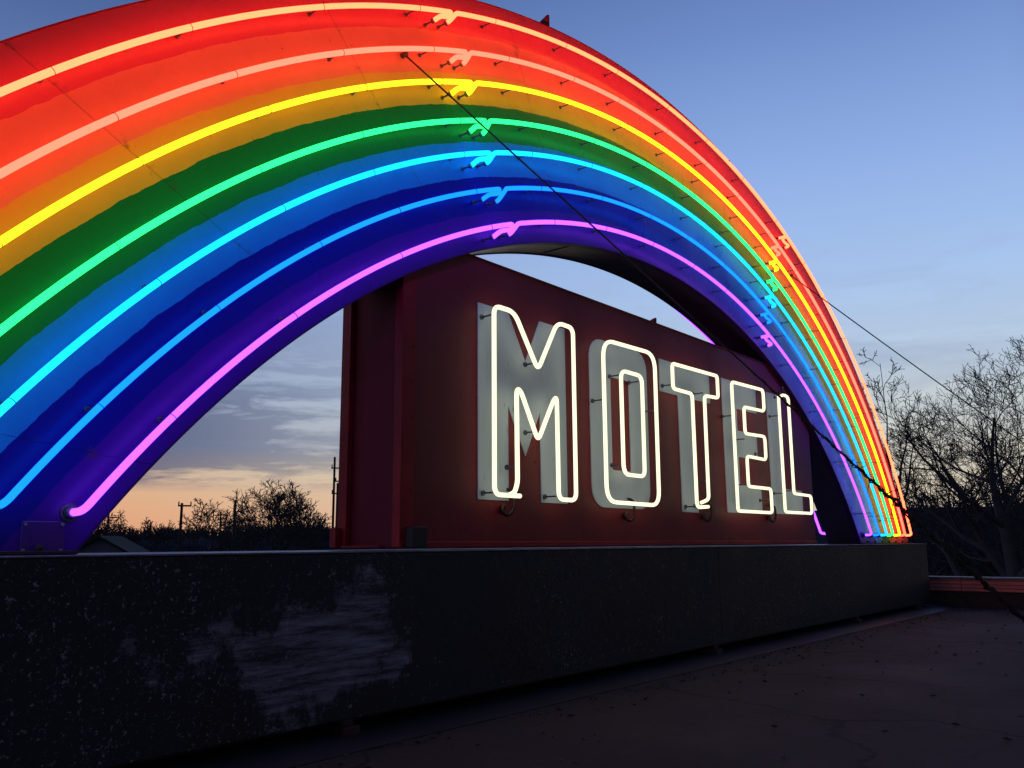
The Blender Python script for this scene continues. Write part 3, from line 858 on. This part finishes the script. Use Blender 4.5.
# ------------------------------------------------------------------ utility poles
def pole(px, py, D, r, arms, label, lean=0):
    P = azp(px_az(px), D); top = ztop(px, py, D)
    root = empty('utility_pole', P); tag(root, label, 'utility pole', 'utility poles on the left skyline')
    h = top-GZ
    MB().tube([(0, 0, 0), (0, 0, h)], [r, r*.75], 8).build('pole', M['wood'], root)
    view = Vector((math.cos(px_az(px)), -math.sin(px_az(px)), 0))
    for dz, half, sh_ in arms:
        c = Vector((0, 0, h-dz))
        a = MB().tube([c+view*(sh_-half), c+view*(sh_+half)], r*.5, 5).build('crossarm', M['wood'], root)
        for s_ in (-.9, .9):
            q = c+view*(sh_+half*s_)
            MB().tube([q, q+Vector((0, 0, r*2.4))], r*.4, 5).build('insulator', M['dark'], a)
pole(181, 503, 105, .19, [(.3, .7, .3)], 'thick wooden pole left of the small round tree, short arm at its top')
pole(234.5, 500, 105, .19, [], 'thick bare wooden pole between the round tree and the largest skyline tree')
pole(333, 457, 82, .13, [(1.1*82/90, .8, .5), (2.2, .5, .6), (3.3, .6, .4)], 'tallest utility pole beside the red cabinet with three short arms')
pole(337.2, 483, 80, .19, [], 'shorter dark pole touching the right of the tallest one')
pole(220.5, 512, 150, .16, [(.5, 1.2, 0)], 'thin cross-armed pole left of the thick bare pole')
pole(108.5, 511, 160, .16, [(1.0, 1.6, 0)], 'thin cross-armed pole near the violet band above the pale house')

# ------------------------------------------------------------------ far houses
def house(P, yaw, w, d_, h, rh, wm, rm, label, wins, lamp=None):
    root = empty('house', P); root.rotation_euler = (0, 0, yaw); tag(root, label, 'house')
    MB().box(-w/2, w/2, -d_/2, d_/2, 0, h).add([(-w/2, -d_/2, h), (-w/2, d_/2, h), (-w/2, 0, h+rh), (w/2, -d_/2, h), (w/2, d_/2, h), (w/2, 0, h+rh)], [(0, 1, 2), (3, 4, 5)]).build('wall', wm, root)
    e = .4; sl = rh/(d_/2)
    v = []
    for x in (-w/2-e, w/2+e):
        v += [(x, -d_/2-e, h-e*sl+.02), (x, 0, h+rh+.02), (x, d_/2+e, h-e*sl+.02), (x, -d_/2-e, h-e*sl+.2), (x, 0, h+rh+.2), (x, d_/2+e, h-e*sl+.2)]
    MB().add(v, [(0,1,7,6), (1,2,8,7), (3,4,10,9), (4,5,11,10), (0,3,9,6), (2,5,11,8), (0,1,4,3), (1,2,5,4), (6,7,10,9), (7,8,11,10)]).build('roof', rm, root)
    for x, z0 in wins:
        wf = MB().box(x-.5, x+.5, -d_/2-.06, -d_/2-.005, z0, z0+1.3).build('window', M['cap'], root)
        MB().box(x-.42, x+.42, -d_/2-.075, -d_/2-.063, z0+.08, z0+1.22).build('pane', M['dark'], wf)
    if lamp:
        MB().tube([(lamp[0], -d_/2-.005, lamp[1]), (lamp[0], -d_/2-.25, lamp[1])], .12, 8).build('porch_lamp', m_emit('lamp', (1, .95, .85), 1.2), root)
    return root
P = azp(px_az(112), 66)
house(P, -px_az(112)+1.3, 4.6, 3.6, 4.3, 1.0, M['houseblue'], M['shingle'], 'small pale blue house under the left skyline seen past the violet foot', [(-1.3, 2.6), (1.3, 2.6)], (0, 4.0))
P = azp(px_az(922), 60)
house(P, -px_az(922)-.15, 16, 9, 4.4, 2.2, m_worn('dark_brick', (.06, .04, .035), (.04, .03, .03), .8, 1), M['shingle'], 'dark low house half hidden in the brush right of the rainbow foot', [(-4, 1.4), (0, 1.4), (4, 1.4)])

# ------------------------------------------------------------------ dusk sky
W = bpy.data.worlds.new('World'); C.world = W; W.use_nodes = True
nt = W.node_tree; nt.nodes.clear()
tc = nt.nodes.new('ShaderNodeTexCoord'); nrm = nt.nodes.new('ShaderNodeVectorMath'); nrm.operation = 'NORMALIZE'
nt.links.new(tc.outputs['Generated'], nrm.inputs[0]); dirv = nrm.outputs[0]
sep = nt.nodes.new('ShaderNodeSeparateXYZ'); nt.links.new(dirv, sep.inputs[0])
el = math_(nt, 'ARCSINE', sep.outputs['Z'])
elf = math_(nt, 'DIVIDE', el, PI/2, clamp=True)          # 0 horizon, 1 zenith
def s2l(c): return tuple(((v/255+.055)/1.055)**2.4 if v > 10 else v/255/12.92 for v in c)
def deg(d_): return d_/90
bright = ramp(nt, elf, [(0, s2l((222, 196, 168))), (deg(4), s2l((216, 206, 186))), (deg(7.5), s2l((208, 214, 210))), (deg(11), s2l((186, 205, 226))), (deg(16), s2l((168, 197, 238))), (deg(23), s2l((143, 174, 229))), (deg(31), s2l((110, 140, 200))), (deg(38), s2l((84, 110, 168))), (deg(60), s2l((58, 84, 145))), (1, s2l((42, 66, 122)))])
dim = ramp(nt, elf, [(0, s2l((228, 160, 122))), (deg(3), s2l((222, 176, 138))), (deg(4.6), s2l((205, 182, 158))), (deg(6), s2l((150, 158, 178))), (deg(9), s2l((150, 163, 192))), (deg(14), s2l((136, 152, 192))), (deg(20), s2l((132, 150, 196))), (deg(28), s2l((90, 115, 168))), (deg(35), s2l((56, 86, 140))), (deg(60), s2l((40, 66, 120))), (1, s2l((36, 58, 108)))])
# azimuth of the afterglow: between +x and +y
sd = Vector((math.sin(1.42), math.cos(1.42), 0))
hx = math_(nt, 'MULTIPLY', sep.outputs['X'], sd.x); hy = math_(nt, 'MULTIPLY', sep.outputs['Y'], sd.y)
hl = math_(nt, 'SQRT', math_(nt, 'SUBTRACT', 1.0001, math_(nt, 'MULTIPLY', sep.outputs['Z'], sep.outputs['Z'])))
ca = math_(nt, 'DIVIDE', math_(nt, 'ADD', hx, hy), hl)
azf = ramp(nt, ca, [(.60, g(0)), (.97, g(1))])
sky = mix(nt, azf, dim, bright)
# clouds: long flat bars low in the left, faint veils elsewhere
mp = nt.nodes.new('ShaderNodeMapping'); mp.inputs['Scale'].default_value = (1, 1, 11); nt.links.new(dirv, mp.inputs['Vector'])
mp3 = nt.nodes.new('ShaderNodeMapping'); mp3.inputs['Scale'].default_value = (1, 1, 5.5); mp3.inputs['Location'].default_value = (1.7, .3, .6); nt.links.new(dirv, mp3.inputs['Vector'])
n1 = math_(nt, 'ADD', math_(nt, 'MULTIPLY', noise(nt, 2.6, 6, .6, mp.outputs[0], .25), .45), math_(nt, 'MULTIPLY', noise(nt, 9.5, 9, .62, mp3.outputs[0], .3), .55))
band = ramp(nt, elf, [(deg(3.3), g(0)), (deg(4.0), g(1)), (deg(9), g(1)), (deg(12), g(.5)), (deg(17), g(.0))])
side = ramp(nt, ca, [(.55, g(1)), (.86, g(.12))])
cl = math_(nt, 'MULTIPLY', math_(nt, 'MULTIPLY', ramp(nt, n1, [(.415, g(.0)), (.50, g(1))]), band), side)
sky = mix(nt, math_(nt, 'MULTIPLY', cl, .92), sky, s2l((72, 84, 122)))
mp2 = nt.nodes.new('ShaderNodeMapping'); mp2.inputs['Scale'].default_value = (1, 1, 5); mp2.inputs['Location'].default_value = (3, 1, 2); nt.links.new(dirv, mp2.inputs['Vector'])
n2 = noise(nt, 3.4, 7, .6, mp2.outputs[0], .8)
veil = math_(nt, 'MULTIPLY', ramp(nt, n2, [(.5, g(0)), (.68, g(1))]), ramp(nt, elf, [(deg(5), g(.0)), (deg(9), g(.45)), (deg(15), g(.3)), (deg(20), g(0))]))
sky = mix(nt, veil, sky, s2l((150, 165, 195)))
# the sky away from the afterglow is already much darker
back = ramp(nt, math_(nt, 'MULTIPLY_ADD', sep.outputs['Y'], .5, .5), [(.36, g(.30)), (.56, g(1))])
sky = mix(nt, 1.0, sky, back, 'MULTIPLY')
bg = nt.nodes.new('ShaderNodeBackground'); bg.inputs['Strength'].default_value = 1
nt.links.new(sky, bg.inputs['Color'])
wo = nt.nodes.new('ShaderNodeOutputWorld'); nt.links.new(bg.outputs[0], wo.inputs[0])
# last light of the sun, already below the horizon
su = bpy.data.lights.new('sun', 'SUN'); su.energy = .04; su.angle = math.radians(12); su.color = (1, .8, .6)
so = bpy.data.objects.new('sun', su); COL.objects.link(so)
so.rotation_euler = Vector((-sd.x, -sd.y, -.05)).to_track_quat('-Z', 'Y').to_euler()

C.view_settings.view_transform = 'Standard'; C.view_settings.look = 'None'
C.view_settings.exposure = 0; C.view_settings.gamma = 1
C.cycles.max_bounces = 6; C.cycles.diffuse_bounces = 3; C.cycles.glossy_bounces = 3
C.cycles.sample_clamp_indirect = 6
